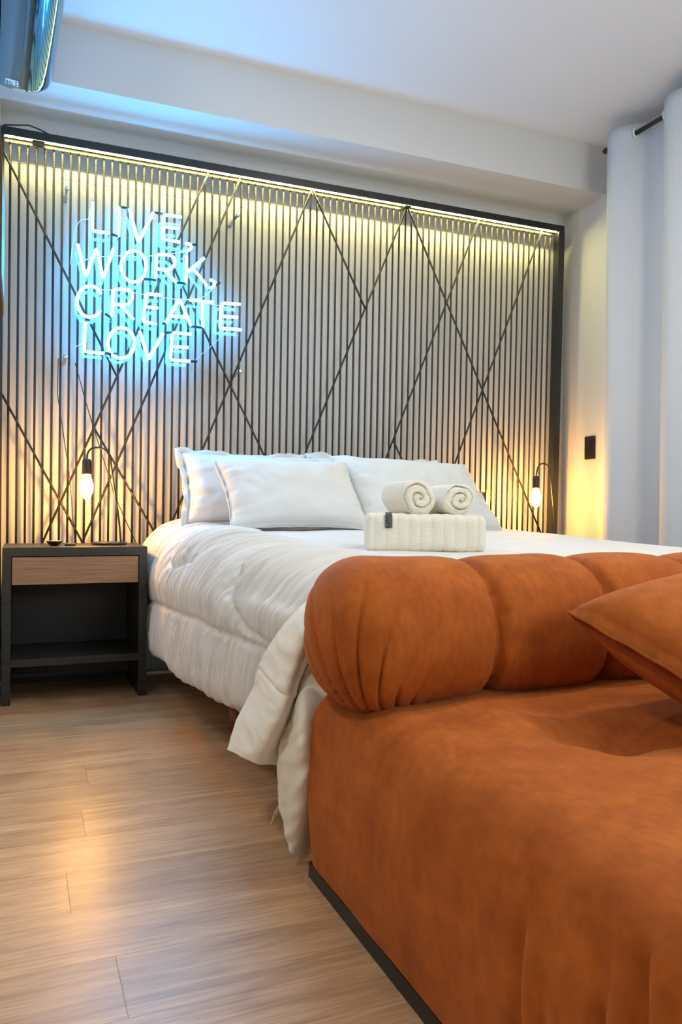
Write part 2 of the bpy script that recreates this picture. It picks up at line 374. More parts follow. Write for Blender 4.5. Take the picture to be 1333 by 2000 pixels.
# ------------------------------------------------------------------ neon sign
sign = thing('neon_sign', 'blue white neon sign reading LIVE, WORK, CREATE LOVE on clear acrylic', 'sign', (.57, 3.56, 1.38))
LETTERS =  [('L',[[(0.28,2.082),(0.279,1.958),(0.352,1.958)]]),('I',[[(0.392,2.078),(0.39,1.95)]]),('V',[[(0.435,2.078),(0.475,1.934),(0.54,2.077)]]),('E',[[(0.665,2.076),(0.585,2.074),(0.582,1.965),(0.66,1.961)],[(0.583,2.02),(0.654,2.022)]]),('comma',[[(0.683,1.959),(0.71,1.958),(0.711,1.944),(0.7,1.929),(0.686,1.924)]]),('W',[[(0.22,1.891),(0.254,1.756),(0.298,1.885),(0.326,1.755),(0.37,1.893)]]),('O',[[(0.511,1.833),(0.508,1.811),(0.501,1.79),(0.489,1.773),(0.473,1.761),(0.457,1.756),(0.44,1.757),(0.425,1.766),(0.413,1.78),(0.405,1.798),(0.402,1.819),(0.405,1.841),(0.412,1.861),(0.424,1.878),(0.439,1.89),(0.456,1.896),(0.472,1.895),(0.488,1.887),(0.5,1.873),(0.508,1.854),(0.511,1.833)]]),('R',[[(0.552,1.785),(0.556,1.892),(0.613,1.898),(0.635,1.887),(0.638,1.858),(0.618,1.832),(0.557,1.827)],[(0.589,1.828),(0.643,1.777)]]),('K',[[(0.69,1.903),(0.688,1.782)],[(0.771,1.904),(0.695,1.832)],[(0.72,1.85),(0.785,1.779)]]),('comma',[[(0.798,1.808),(0.823,1.801),(0.817,1.78),(0.801,1.769)]]),('C',[[(0.318,1.689),(0.31,1.702),(0.299,1.712),(0.286,1.717),(0.272,1.718),(0.259,1.714),(0.246,1.707),(0.235,1.695),(0.227,1.681),(0.221,1.664),(0.219,1.647),(0.22,1.63),(0.225,1.614),(0.233,1.601),(0.243,1.59),(0.255,1.584),(0.269,1.582),(0.283,1.584),(0.296,1.591),(0.307,1.602),(0.316,1.616)]]),('R',[[(0.364,1.593),(0.369,1.714),(0.428,1.721),(0.45,1.709),(0.452,1.681),(0.432,1.653),(0.367,1.648)],[(0.404,1.649),(0.458,1.59)]]),('E',[[(0.583,1.712),(0.51,1.712),(0.499,1.585),(0.559,1.58)],[(0.504,1.652),(0.563,1.653)]]),('A',[[(0.6,1.588),(0.659,1.706),(0.713,1.588)],[(0.625,1.623),(0.691,1.626)]]),('T',[[(0.706,1.705),(0.814,1.706)],[(0.765,1.704),(0.766,1.586)]]),('E',[[(0.941,1.71),(0.854,1.707),(0.846,1.59),(0.948,1.592)],[(0.848,1.646),(0.931,1.649)]]),('L',[[(0.254,1.557),(0.251,1.431),(0.334,1.43)]]),('O',[[(0.463,1.487),(0.46,1.466),(0.452,1.446),(0.44,1.43),(0.424,1.419),(0.406,1.415),(0.389,1.416),(0.373,1.425),(0.36,1.439),(0.352,1.457),(0.349,1.477),(0.352,1.498),(0.359,1.517),(0.372,1.533),(0.388,1.545),(0.405,1.55),(0.423,1.548),(0.439,1.54),(0.452,1.526),(0.46,1.508),(0.463,1.487)]]),('V',[[(0.485,1.541),(0.525,1.419),(0.588,1.543)]]),('E',[[(0.715,1.55),(0.629,1.549),(0.621,1.425),(0.709,1.426)],[(0.625,1.487),(0.701,1.488)]])]
LINKS =  [[(0.394,2.078),(0.435,2.08)],[(0.356,1.955),(0.388,1.95)],[(0.544,2.078),(0.581,2.076)],[(0.497,1.775),(0.554,1.778)],[(0.647,1.777),(0.687,1.778)],[(0.713,1.585),(0.766,1.585)],[(0.334,1.431),(0.394,1.432)],[(0.591,1.544),(0.629,1.549)],[(0.336,1.604),(0.362,1.589)],[(0.584,1.586),(0.6,1.586)],[(0.709,1.426),(0.742,1.428)],[(0.824,1.785),(0.845,1.801)],[(0.711,1.955),(0.737,1.962)]]
WIRES =  [[(0.27,2.013),(0.237,2.005),(0.217,1.976),(0.201,1.897),(0.191,1.805)],[(0.218,1.808),(0.265,1.839),(0.366,1.865),(0.491,1.879),(0.634,1.911),(0.7,1.93)],[(0.313,1.709),(0.395,1.716),(0.521,1.71),(0.665,1.706),(0.768,1.727),(0.824,1.782)],[(0.716,1.71),(0.784,1.703),(0.89,1.692),(0.928,1.681)],[(0.211,1.448),(0.248,1.472)],[(0.883,1.582),(0.815,1.512),(0.737,1.439)]]

PY = 3.615
MB().box(.149, .986, PY-.002, PY+.002, 1.39, 2.185, bev=.0008).build('acrylic_panel', M_acrylic, sign)
for x, z in ((.176, 2.14), (.937, 2.14), (.176, 1.407), (.956, 1.405)):
    MB().lathe([(.004, -.03), (.009, -.028), (.009, -.006), (.006, -.005), (.006, .09), (.009, .092), (.009, YB-PY-.004)], (x, PY, z), 14, axis='Y').build('standoff', M_steel, sign, True)
TY = 3.56
def roundpath(pts, r=.012, n=4):
    out = [Vector(pts[0])]
    for a, b, c in zip(pts, pts[1:], pts[2:]):
        a, b, c = Vector(a), Vector(b), Vector(c)
        d1 = min(r, (a-b).length*.4); d2 = min(r, (c-b).length*.4)
        p, q = b+(a-b).normalized()*d1, b+(c-b).normalized()*d2
        for i in range(n+1):
            t = i/n; out.append(p*(1-t)**2+b*2*t*(1-t)+q*t*t)
    out.append(Vector(pts[-1])); return out
for nm, strokes in LETTERS:
    mb = MB()
    for s in strokes:
        pts = [(x, TY, z) for x, z in s]
        if len(s) > 12: mb.tube(pts, .0064, 8)
        else: mb.tube(roundpath(pts) if len(pts) > 2 else pts, .0064, 8)
    o = mb.build('neon_letter' if nm != 'comma' else 'neon_comma', M_neon, sign, True)
for s in LINKS:
    MB().tube([(x, TY, z) for x, z in s], .006, 8).build('blacked_tube', M_blackmatte, sign, True)
mbw = MB()
for s in WIRES:
    P3 = [(x, 3.575, z) for x, z in s]
    mbw.tube([catmull(P3, t/14) for t in range(15)] if len(P3) > 2 else P3, .0012, 5)
mbw.build('electrode_wires', M_wire, sign, True)
for nm, strokes in LETTERS:
    for s in strokes[:1]:
        for (x, z) in (s[0], s[-1]): MB().tube([(x, TY+.005, z), (x, PY-.002, z)], .003, 6).build('tube_support', M_steel, sign, True)

# ------------------------------------------------------------------ nightstands
def nightstand(x0, x1, y0, y1, label):
    t = thing('nightstand', label, 'nightstand', ((x0+x1)/2, (y0+y1)/2, 0), 'dark nightstands beside the bed')
    MB().box(x0, x1, y0, y1, .566, .60, bev=.001).build('top_panel', M_char, t)
    MB().box(x0, x0+.032, y0, y1, 0, .566, bev=.001).build('side_panel', M_char, t)
    MB().box(x1-.032, x1, y0, y1, 0, .566, bev=.001).build('side_panel', M_char, t)
    MB().box(x0+.032, x1-.032, y1-.012, y1, .0, .566).build('back_panel', M_blackmatte, t)  # black rather than charcoal: interior shade put into the panel colour
    d = MB().box(x0+.0345, x1-.0345, y0+.004, y0+.022, .457, .5625, bev=.001).box(x0+.04, x1-.04, y0+.022, y1-.03, .462, .55).build('drawer', M_walnut, t)
    d['label'] = 'walnut drawer front without a handle'
    MB().box(x0+.032, x1-.032, y0+.002, y1-.012, .143, .172, bev=.001).build('shelf', M_char, t)
    MB().box(x0+.033, x1-.033, y1-.10, y1-.085, .045, .143).build('apron', M_char, t)
    return t
nightstand(-.062, .476, 3.22, 3.62, 'dark nightstand with walnut drawer and open shelf left of the bed')
nightstand(2.32, 2.79, 3.22, 3.62, 'dark nightstand hidden behind the right side of the bed')
tag(MB().box(-.02, .115, 3.495, 3.519, .065, .095, bev=.004).build('power_strip', M_blackmatte), 'black power strip stuck under the shelf of the left nightstand', 'power strip')
# bedside lamps
def lamp(bx, by, z0, base_c, pts, label):
    t = thing('table_lamp', label, 'lamp', (base_c[0], base_c[1], z0), 'bare bulb bedside lamps')
    MB().lathe([(.062, 0), (.070, .001), (.072, .006), (.070, .011), (.064, .012)], (base_c[0], base_c[1], z0), 40).build('base', M_black, t, True)
    P3 = pts
    MB().tube([catmull(P3, k/40) for k in range(41)], .0042, 10).build('stem', M_black, t, True)
    ex, ey, ez = P3[-1]
    MB().lathe([(.004, .004), (.015, .002), (.0185, -.006), (.019, -.058), (.0175, -.062), (.015, -.062)], (ex, ey, ez), 24).build('socket', M_black, t, True)
    b = MB().lathe([(.013, -.058), (.014, -.066), (.019, -.082), (.0255, -.102), (.027, -.118), (.0235, -.138), (.015, -.156), (.006, -.166), (.001, -.168)], (ex, ey, ez), 24).build('bulb', M_bulb, t, True)
    b['label'] = 'glowing candle shaped bulb'
    return t
lamp(0, 0, .60, (.349, 3.42), [(.396, 3.43, .61), (.388, 3.43, .70), (.373, 3.43, .80), (.358, 3.43, .90), (.350, 3.42, .955), (.338, 3.42, .988), (.318, 3.42, 1.004), (.290, 3.42, 1.007), (.268, 3.42, .998), (.257, 3.42, .978), (.255, 3.42, .955)],
     'black hooked lamp with glowing bare bulb on the left nightstand')
lamp(0, 0, .60, (2.655, 3.50), [(2.70, 3.50, .61), (2.69, 3.50, .70), (2.675, 3.50, .84), (2.66, 3.50, .95), (2.651, 3.50, .992), (2.634, 3.50, 1.013), (2.608, 3.50, 1.017), (2.585, 3.50, 1.005), (2.573, 3.50, .975), (2.568, 3.50, .945)],
     'black hooked lamp with glowing bare bulb right of the bed')
# little things on the nightstand
t = thing('trinket_dish', 'small dark dish with pale inside on the left nightstand', 'dish', (.128, 3.36, .6))
MB().lathe([(.006, .0005), (.014, .001), (.022, .006), (.030, .015), (.032, .020), (.030, .020), (.02, .010), (.004, .006)], (.128, 3.36, .6), 24).build('bowl', M_blackmatte, t, True)
MB().lathe([(.001, .0105), (.019, .0108), (.028, .0195), (.001, .0196)], (.128, 3.36, .6), 20).build('inner_glaze', M_sticker, t, True)
t = thing('key_fob', 'small flat black fob lying near the front of the left nightstand', 'fob', (.187, 3.345, .6))
MB().box(.166, .208, 3.335, 3.357, .6005, .609, bev=.004).build('case', M_blackmatte, t)
MB().box(.172, .202, 3.339, 3.353, .609, .6102).build('cover', M_steel, t)
# wall frame at far left
t = thing('picture_frame', 'brown framed panel seen edge on at the far left wall', 'picture', (XL+.02, 2.4, 1.33))
MB().box(XL+.001, -.052, 2.2, 2.6, 1.335, 1.705, bev=.003).build('frame', M_picture, t)
MB().box(-.052, -.0505, 2.23, 2.57, 1.365, 1.675).build('panel', M_char, t)
# switch plate on right wall, outlet behind cords
t = thing('wall_switch', 'black rectangular switch plate on the right wall by the curtain', 'switch', (XR, 3.515, 1.11))
MB().box(XR-.010, XR-.0005, 3.474, 3.556, 1.053, 1.18, bev=.002).build('plate', M_blackmatte, t)
MB().box(XR-.013, XR-.010, 3.492, 3.538, 1.075, 1.158, bev=.001).build('rocker', M_black, t)
t = thing('wall_outlet', 'black and brass outlet plate behind the cords by the right pillow', 'outlet', (2.40, YB, .80))
MB().box(2.335, 2.455, YB-.006, YB-.0005, .722, .88, bev=.001).build('plate', M_brass, t)
MB().box(2.375, 2.405, YB-.022, YB-.006, .735, .865, bev=.002).build('socket_module', M_blackmatte, t)
MB().box(2.412, 2.445, YB-.012, YB-.006, .745, .86, bev=.001).build('blank_module', M_brass, t)

# ------------------------------------------------------------------ air conditioner
ac = thing('air_conditioner', 'glossy dark wall mounted air conditioner at the top left', 'air conditioner', (XL, 3.35, 2.39))
prof = [(0, 2.402), (.03, 2.396), (.05, 2.393), (.075, 2.393), (.078, 2.401), (.102, 2.401), (.104, 2.394), (.135, 2.398), (.170, 2.417), (.186, 2.438), (.196, 2.465), (.200, 2.50), (.200, 2.60), (.196, 2.66), (.185, 2.69), (.165, 2.705), (0, 2.706)]
segs = [('underside', 0, 3, M_ac), ('air_slot', 3, 6, M_blackmatte), ('front_panel', 6, 14, M_acgloss), ('top_cover', 14, 16, M_ac)]
LY = .84
def acpt(p, k):
    # k: 0 far end .. 1 near end, with softly rounded ends
    y = -LY*k; e = min(k, 1-k)*LY; s = 1
    if e < .03: s = math.sqrt(max(0, 1-((.03-e)/.03)**2))*.07+.93
    x = p[0]*s; z = 2.55+(p[1]-2.55)*s
    ca, sa = math.cos(.035), math.sin(.035)
    return (XL+.002+x*ca-y*sa, 3.35+x*sa+y*ca, z)
ks = [0, .004, .01, .018, .026, .036]+[.036+(.964-.036)*i/20 for i in range(1, 20)]+[.964, .974, .982, .99, .996, 1]
for nm, a, b, mat in segs:
    pr = prof[a:b+1]
    if nm == 'front_panel':
        pr = [catmull(pr, i/40) for i in range(41)]
    V = [acpt(p, k) for k in ks for p in pr]; F = gridfaces(len(ks), len(pr))
    mk(nm, V, F, mat, ac, True)
for k_, nm in ((0, 'end_cap'), (1, 'end_cap')):
    V = [acpt(p, k_) for p in prof]; mk(nm, V, [tuple(range(len(V)))], M_ac, ac)
V = [acpt(p, k) for k in (.055, .105) for p in ((.022, 2.3955), (.068, 2.3915))]
st = mk('label_sticker', V, [(0, 1, 3, 2)], M_sticker, ac); solid(st, .0006)
st['label'] = 'small white sticker with fine print'
mbi = MB()
for (a, b, c, d) in ((.025, .031, .060, .100), (.034, .052, .062, .068), (.034, .048, .075, .080), (.034, .050, .088, .093), (.056, .064, .06, .075), (.056, .064, .085, .1)):
    V = [acpt(p, k) for k in (c, d) for p in ((a, 2.3922), (b, 2.3910))]
    mbi.add(V, [(0, 1, 3, 2)])
# printed marks sit just under the sticker face
oi = mbi.build('sticker_print', M_ink, ac)
for v in oi.data.vertices: v.co.z -= .0007

# ------------------------------------------------------------------ curtain
RX, RZ = 2.78, 2.607
t = thing('curtain_rod', 'black round curtain rod along the right wall', 'curtain rod', (RX, 2.0, RZ))
MB().tube([(RX, 3.225, RZ+.012), (RX, .7, RZ-.02)], .0115, 16).build('rod', M_black, t, True)
MB().lathe([(.012, -.004), (.0145, 0), (.0145, .018), (.012, .022)], (RX, 3.212, RZ+.012), 16, axis='Y').build('end_cap', M_black, t, True)
for yy in (3.19, .8):
    MB().box(RX, XR, yy-.006, yy+.006, RZ-.006, RZ+.006).box(XR-.008, XR, yy-.02, yy+.02, RZ-.04, RZ+.04).build('bracket', M_black, t)
HW = .19
cur = thing('curtain', 'long grey pleated curtain hanging at the right', 'curtain', (RX, 2.2, .02))
V = []; ny = 360; nzv = 60; Y0, Y1 = 3.205, .95
for i in range(ny):
    yy = lerp(Y0, Y1, i/(ny-1))
    for j in range(nzv):
        zz = lerp(2.662, .012, (j/(nzv-1)))
        ph = PI*(3.2-yy)/HW
        low = (2.662-zz)/2.65
        s = math.sin(ph+.25*nz(yy*2, zz*.7)*low)
        s = math.copysign(abs(s)**.8, s)
        x = RX-.062*s*(1+.25*low*nz(yy*3, 5))+.012*low*nz(yy*9, zz*1.2, 3)
        V.append((min(x, XR-.06), yy+.010*low*nz(yy*4, zz, 9), zz))
c = mk('fabric', V, gridfaces(ny, nzv), M_curtain, cur, True); solid(c, .003)
V = []
for i in range(ny):
    yy = lerp(Y0, Y1, i/(ny-1)); ph = PI*(3.2-yy)/HW; s = math.sin(ph); s = math.copysign(abs(s)**.8, s)
    for dz in (2.664, 2.60, 2.565): V.append((min(RX-.062*s, XR-.06)-.0015, yy, dz))
k = 0; yy = 3.01
while yy > 1.0:
    a = RZ+.012-(3.2-yy)*.0127
    V = []
    mb = MB()
    ring = []
    for q in range(20):
        an = 2*PI*q/20
        ring.append((RX+.0215*math.cos(an)*.95, yy+.0215*math.cos(an)*.3, a+.0215*math.sin(an)))
    mb.tube(ring, .0048, 8, closed=True)
    mb.build('grommet', M_grommet, cur, True)
    yy -= HW

# ------------------------------------------------------------------ bed
bed = thing('bed', 'bed with low fabric base under the white comforter', 'bed', (1.45, 2.6, 0))
MB().box(.66, 2.25, 1.66, 3.62, .088, .33, bev=.012).build('base', M_sheet, bed)
MB().box(.665, 2.245, 1.67, 3.61, .332, .575, bev=.03).build('mattress', M_pillow, bed)
for lx in (.682, 1.45, 2.225):
    for ly in (1.75, 2.59, 3.5):
        MB().lathe([(.017, 0), (.022, .004), (.026, .088)], (lx, ly, 0), 16).build('leg', M_wood_leg, bed, True)

# comforter
SEAM = [[(3.5, .368), (3.229, 0.373), (2.958, 0.385), (2.636, 0.400), (2.425, 0.409), (2.262, 0.407), (1.996, 0.413), (1.777, 0.413), (1.70, .41)],
        [(2.30, .64), (2.191, 0.568), (2.159, 0.542), (2.064, 0.49), (1.931, 0.445), (1.808, 0.43), (1.70, 0.428)],
        [(3.10, .64), (3.052, 0.587), (2.998, 0.551), (2.899, 0.53), (2.781, 0.541), (2.671, 0.568), (2.60, 0.64)],
        [(3.5, .50), (3.42, .48), (3.35, .44), (3.30, .375)]]
ZTT = [(1.55, .605), (1.62, .612), (1.8, .622), (2.0, .628), (2.4, .640), (3.0, .664), (3.3, .674), (3.6, .690)]
HEM = [(1.6, .28), (1.9, .255), (2.2, .228), (2.57, .208), (3.2, .192), (3.6, .19)]
XSD = [(1.6, .575), (1.8, .555), (2.1, .525), (2.6, .507), (3.6, .505)]
def duvet_left(yy, t):
    zt = interp(ZTT, yy); hm = interp(HEM, yy); xs = interp(XSD, yy)
    P = [(xs+.03, hm+.012), (xs+.008, hm), (xs-.002, hm+.03), (xs, lerp(hm, zt, .28)), (xs, lerp(hm, zt, .46)), (xs+.006, lerp(hm, zt, .64)), (xs+.035, zt-.10), (xs+.085, zt-.045), (xs+.16, zt-.012), (xs+.27, zt-.001), (xs+.40, zt)]
    return catmull(P, t)
comf = thing('comforter', 'white quilted comforter spread over the bed and hanging to the floor', 'comforter', (1.45, 2.6, .6))
NY = 500
ys = [3.605-(3.605-1.60)*i/(NY-1) for i in range(NY)]
rows = []
for i, yy in enumerate(ys):
    r = []
    NT = 110
    for j in range(NT):
        t_ = j/(NT-1); x, z = duvet_left(yy, t_)
        side = max(0, min(1, (.62-x)/.06)) if t_ < .8 else 0
        d = .004*nz(yy*5, z*5, 2)+.005*nz(yy*2.1, z*3, 7)
        # gathered vertical wrinkles
        env = .019*(1 if t_ < .86 else max(0, 1-(t_-.86)/.14))
        wv = nz(yy*30+.9*nz(yy*4, z*5), z*2.6, 4)+.5*nz(yy*62, z*4.0, 8)
        d += env*(1-abs(wv)*1.9)*(0.5+.7*abs(nz(yy*3, z*2, 12)))*1.6
        if t_ < .93:
            ds = min(segdist(yy, z, s) for s in SEAM)
            d += -.011*math.exp(-(ds/.010)**2)+.012*(1-math.exp(-(ds/.05)**2))-.005
            d += .004*math.exp(-(ds/.03)**2)*nz(yy*60, z*60)
        if t_ < .12: d += .012*(t_/.12)*nz(yy*11, 3)
        # outward direction of the profile
        xa, za = duvet_left(yy, max(0, t_-.01)); xb, zb_ = duvet_left(yy, min(1, t_+.01))
        tx, tz = xb-xa, zb_-za; l = math.hypot(tx, tz)+1e-9
        nx_, nz_ = -tz/l, tx/l
        r.append((x+nx_*d, yy+.004*nz(z*14, yy*9), z+nz_*d))
    x0 = r[-1][0]; zt = interp(ZTT, yy)
    NX = 130
    for j in range(1, NX):
        x = lerp(x0, 2.16, j/(NX-1))
        z = zt+.006*nz(x*3.2, yy*3.2, 1)+.0035*nz(x*9, yy*9, 2)
        dd = abs(math.hypot((x-1.12)/1.1, yy-2.02)-.26)
        if yy < 2.6: z -= .007*math.exp(-(dd/.014)**2)
        dd2 = abs(math.hypot(x-1.95, yy-2.75)-.30)
        z -= .007*math.exp(-(dd2/.014)**2)
        wr = 1-abs(nz(x*5, yy*22+1.5*nz(x*3, yy*2), 6))*2
        z += .0035*wr*max(0, nz(x*1.5, yy*1.5, 9)+.35)
        r.append((x, yy, z))
    for j in range(1, 40):
        a = j/39; hm = .2
        if a < .4:
            an = a/.4*PI/2; r.append((2.16+.13*math.sin(an), yy, zt-.13+.13*math.cos(an)))
        else: r.append((2.29+.01*nz(yy*20, a*4), yy, lerp(zt-.13, hm, (a-.4)/.6)))
    rows.append(r)
nb = len(rows[0])
# roll the head and foot ends over
def fold(r0, dy, dz): return [(p[0], p[1]+dy, p[2]-dz if p[2]-dz > .2 else min(p[2], .2)) for p in r0]
head = [fold(rows[0], .02, .35), fold(rows[0], .018, .12), fold(rows[0], .012, .03)]
foot = [fold(rows[-1], -.012, .02), fold(rows[-1], -.022, .07), fold(rows[-1], -.026, .3)]
rows = head+rows+foot
V = [p for r in rows for p in r]
body = mk('quilted_top', V, gridfaces(len(rows), nb), M_duvet, comf, True)
DRAPE= [[[0.849, 1.8, 0.61], [0.709, 1.73, 0.577], [0.6, 1.662, 0.537], [0.55, 1.711, 0.463], [0.53, 1.764, 0.397], [0.52, 1.792, 0.332], [0.49, 1.817, 0.255], [0.46, 1.804, 0.183]], [[0.832, 1.72, 0.625], [0.712, 1.66, 0.587], [0.58, 1.498, 0.546], [0.535, 1.517, 0.472], [0.51, 1.532, 0.397], [0.49, 1.52, 0.339], [0.475, 1.558, 0.278], [0.47, 1.615, 0.211]], [[0.823, 1.66, 0.632], [0.714, 1.62, 0.59], [0.65, 1.6, 0.52], [0.589, 1.58, 0.448], [0.56, 1.58, 0.384], [0.54, 1.58, 0.325], [0.528, 1.6, 0.261], [0.521, 1.62, 0.19]], [[0.827, 1.64, 0.633], [0.724, 1.6, 0.591], [0.662, 1.57, 0.523], [0.603, 1.54, 0.464], [0.561, 1.575, 0.385], [0.54, 1.575, 0.31], [0.516, 1.57, 0.227], [0.524, 1.58, 0.104]], [[0.847, 1.64, 0.633], [0.758, 1.62, 0.589], [0.699, 1.6, 0.518], [0.647, 1.59, 0.454], [0.573, 1.55, 0.389], [0.538, 1.478, 0.324], [0.535, 1.478, 0.201], [0.549, 1.56, 0.024]], [[0.887, 1.64, 0.632], [0.81, 1.62, 0.588], [0.767, 1.61, 0.514], [0.742, 1.61, 0.445], [0.705, 1.61, 0.367], [0.681, 1.61, 0.277], [0.657, 1.61, 0.177], [0.65, 1.62, 0.061]]]
def patch(cols, nu, nv):
    out = []
    for i in range(nu):
        u = i/(nu-1)
        for j in range(nv):
            v = j/(nv-1)
            pts = [catmull(c, v) for c in cols]
            out.append(catmull(pts, u))
    return out
nu, nv = 120, 160
V = patch(DRAPE, nu, nv)
bmv = []
for i in range(nu):
    for j in range(nv):
        x, y, z = V[i*nv+j]; u, v = i/(nu-1), j/(nv-1)
        d = .006*nz(u*5+v*2, v*7, 3)+.0035*(1-2*abs(nz(u*9-v*4, v*13, 5)))*min(1, v*3)
        d += .006*math.exp(-((v-.62-.05*u)/.012)**2)*-1*(1 if u < .5 else 0)
        if u > .45: d += .007*(1-2.4*abs(nz(u*5, v*17+u*7, 11)))*max(0, min(1, (v-.5)/.2))*min(1, (1-u)*6)
        bmv.append((x-d*.8, y-d*.55, z+d*.1-.022*max(0, 1-v*9)))
dr = mk('foot_corner_drape', bmv, gridfaces(nu, nv), M_cream, comf, True); solid(dr, .009, 0)
dr['label'] = 'smooth cream corner hanging down to the floor'
rb = mk('tie_ribbon', [(.528, 1.588, .14), (.532, 1.60, .128), (.522, 1.612, .112), (.530, 1.622, .10), (.515, 1.63, .085), (.526, 1.642, .078), (.514, 1.640, .062)], [(0, 1, 3, 2), (2, 3, 5, 4), (4, 5, 6)], M_cream, comf); solid(rb, .0015)

# ------------------------------------------------------------------ pillows
def pillow_mesh(wd, ht, th, seed, flange=0.0, nu=70, nv=56, wr=1.0):
    V = []; 
    def side(sg):
        for i in range(nu):
            u = -1+2*i/(nu-1)
            for j in range(nv):
                v = -1+2*j/(nv-1)
                uu = math.copysign(abs(u)**.85, u); vv = math.copysign(abs(v)**.85, v)
                x = wd/2*uu*(1-.07*(1-vv*vv)*abs(uu)**3); y = ht/2*vv*(1-.09*(1-uu*uu)*abs(vv)**3)
                e = max(0, (1-uu**4))**.55*max(0, (1-vv**4))**.55
                edge = 1-(1-abs(uu)**6)*(1-abs(vv)**6)
                z = sg*(th/2*e+.0015)
                z += wr*.010*(nz(x*9+seed, y*9, sg*3)+.5*nz(x*22+seed, y*22, 4))*(e**.5)
                # creases that run in from the corners and short ends
                cr = 1-2*abs(nz(y*26+seed, x*4, 6))
                z += sg*wr*.007*cr*max(0, abs(uu)-.6)/.4*(1 if e > .02 else 0)
                V.append((x, y, z+.010*wr*edge*nz(uu*4+seed, vv*4, 2)))
    side(1); side(-1)
    F = gridfaces(nu, nv); n = nu*nv
    F += [tuple(reversed([a+n for a in f])) for f in F]
    rim = [i*nv for i in range(nu)]+[(nu-1)*nv+j for j in range(1, nv)]+[i*nv+nv-1 for i in range(nu-2, -1, -1)]+[j for j in range(nv-2, 0, -1)]
    for a, b in zip(rim, rim[1:]+rim[:1]): F.append((b, a, a+n, b+n))
    return V, F, rim
def place(name, V, F, c, ex, ey, mat, parent=None, smooth=True):
    ex = Vector(ex).normalized(); ey = Vector(ey); ez = ex.cross(ey).normalized(); ey.normalize()
    c = Vector(c)
    return mk(name, [c+ex*p[0]+ey*p[1]+ez*p[2] for p in V], F, mat, parent, smooth)
def pillow(label, c, ex, ey, wd, ht, th, seed, flange=.0, mat=None, group='white pillows at the head of the bed', name='pillow', cat='pillow', wr=1.0):
    mat = mat or M_pillow
    V, F, rim = pillow_mesh(wd, ht, th, seed, wr=wr)
    t = thing(name, label, cat, c, group)
    place('cover', V, F, c, ex, ey, mat, t)
    n = len(V)//2
    ring = [((Vector(V[a])+Vector(V[a+n]))/2) for a in rim]
    if flange:
        fv = []; ff = []
        m = len(ring)
        for i, p in enumerate(ring):
            r_ = Vector((p.x/(wd/2), p.y/(ht/2), 0))
            d = Vector((math.copysign(max(0, abs(r_.x)-.75)/.25, r_.x), math.copysign(max(0, abs(r_.y)-.7)/.3, r_.y), 0))
            if d.length > 1: d.normalize()
            for k in range(4):
                q = p+d*flange*k/3; q.z += (.012*k/3)*nz(i*.16, k*.4, seed)*2.2
                fv.append(q)
        for i in range(m):
            for k in range(3): ff.append((i*4+k, ((i+1) % m)*4+k, ((i+1) % m)*4+k+1, i*4+k+1))
        fo = place('flange', fv, ff, c, ex, ey, mat, t); solid(fo, .003)
    else:
        ex_ = Vector(ex).normalized(); ey_ = Vector(ey); ez_ = ex_.cross(ey_).normalized(); ey_.normalize()
        MB().tube([Vector(c)+ex_*p.x+ey_*p.y+ez_*p.z for p in ring], .0028, 6, closed=True).build('piping', mat, t, True)
    return t
pillow('white pillow with ruffled border, behind the large one at the left', (.985, 3.425, .845), (1, .05, .0), (0, .42, .9), .66, .34, .15, 3, .035)
pillow('white pillow with ruffled border behind the right hand pillow', (1.60, 3.42, .84), (1, .0, -.02), (0, .40, .9), .66, .34, .15, 11, .035)
pillow('large plain white pillow in front at the left', (1.06, 3.13, .815), (1, .02, .0), (-.08, .58, .82), .61, .35, .16, 21)
pillow('large white pillow leaning behind the towels at the right', (1.70, 3.215, .83), (1, .0, -.03), (-.20, .58, .82), .72, .40, .15, 31)

# ------------------------------------------------------------------ towels
tw = thing('folded_towel', 'folded cream ribbed towel under the two rolls on the bed', 'towel', (1.15, 2.145, .63))
nx, npf = 200, 90
V = []
# rounded-rectangle loop in YZ (folded stack), swept along X with ribs
def loop(t_, inset):
    hy, hz, r = .11-inset, .0565-inset, .03
    per = [(hy-r, hz), (hy, hz-r)]
    a = t_*2*PI
    cx, sx_ = math.cos(a), math.sin(a)
    return (hy*math.copysign(abs(cx)**.32, cx), hz*math.copysign(abs(sx_)**.32, sx_))
for i in range(nx):
    u = i/(nx-1); x = lerp(-.18, .18, u)
    e = min(u, 1-u)*.36; ins = 0
    if e < .02: ins = .02-math.sqrt(max(0, .02**2-(.02-e)**2))
    rib = -.0035*abs(math.sin(PI*x/.036))**.6+.002*nz(x*30, 2)
    rib = .0028*(abs(math.cos(PI*x/.034))**.5)
    for j in range(npf):
        yy, zz = loop(j/npf, ins-rib)
        zz += .004*nz(x*12, yy*9, 5)+.008*nz(x*3.5, yy*4, 1)*(1 if zz > 0 else 0); yy += .004*nz(x*20, zz*30, 3)
        V.append((x, yy, zz))
F = gridfaces(nx, npf, True); F.append(tuple(range(npf-1, -1, -1))); F.append(tuple(range((nx-1)*npf, nx*npf)))
ca, sa = math.cos(-.40), math.sin(-.40)
TC = (1.152, 2.145, .684)
T = lambda p: (TC[0]+p[0]*ca-p[1]*sa, TC[1]+p[0]*sa+p[1]*ca, TC[2]+p[2])
mk('stack', [T(p) for p in V], F, M_towel, tw, True)
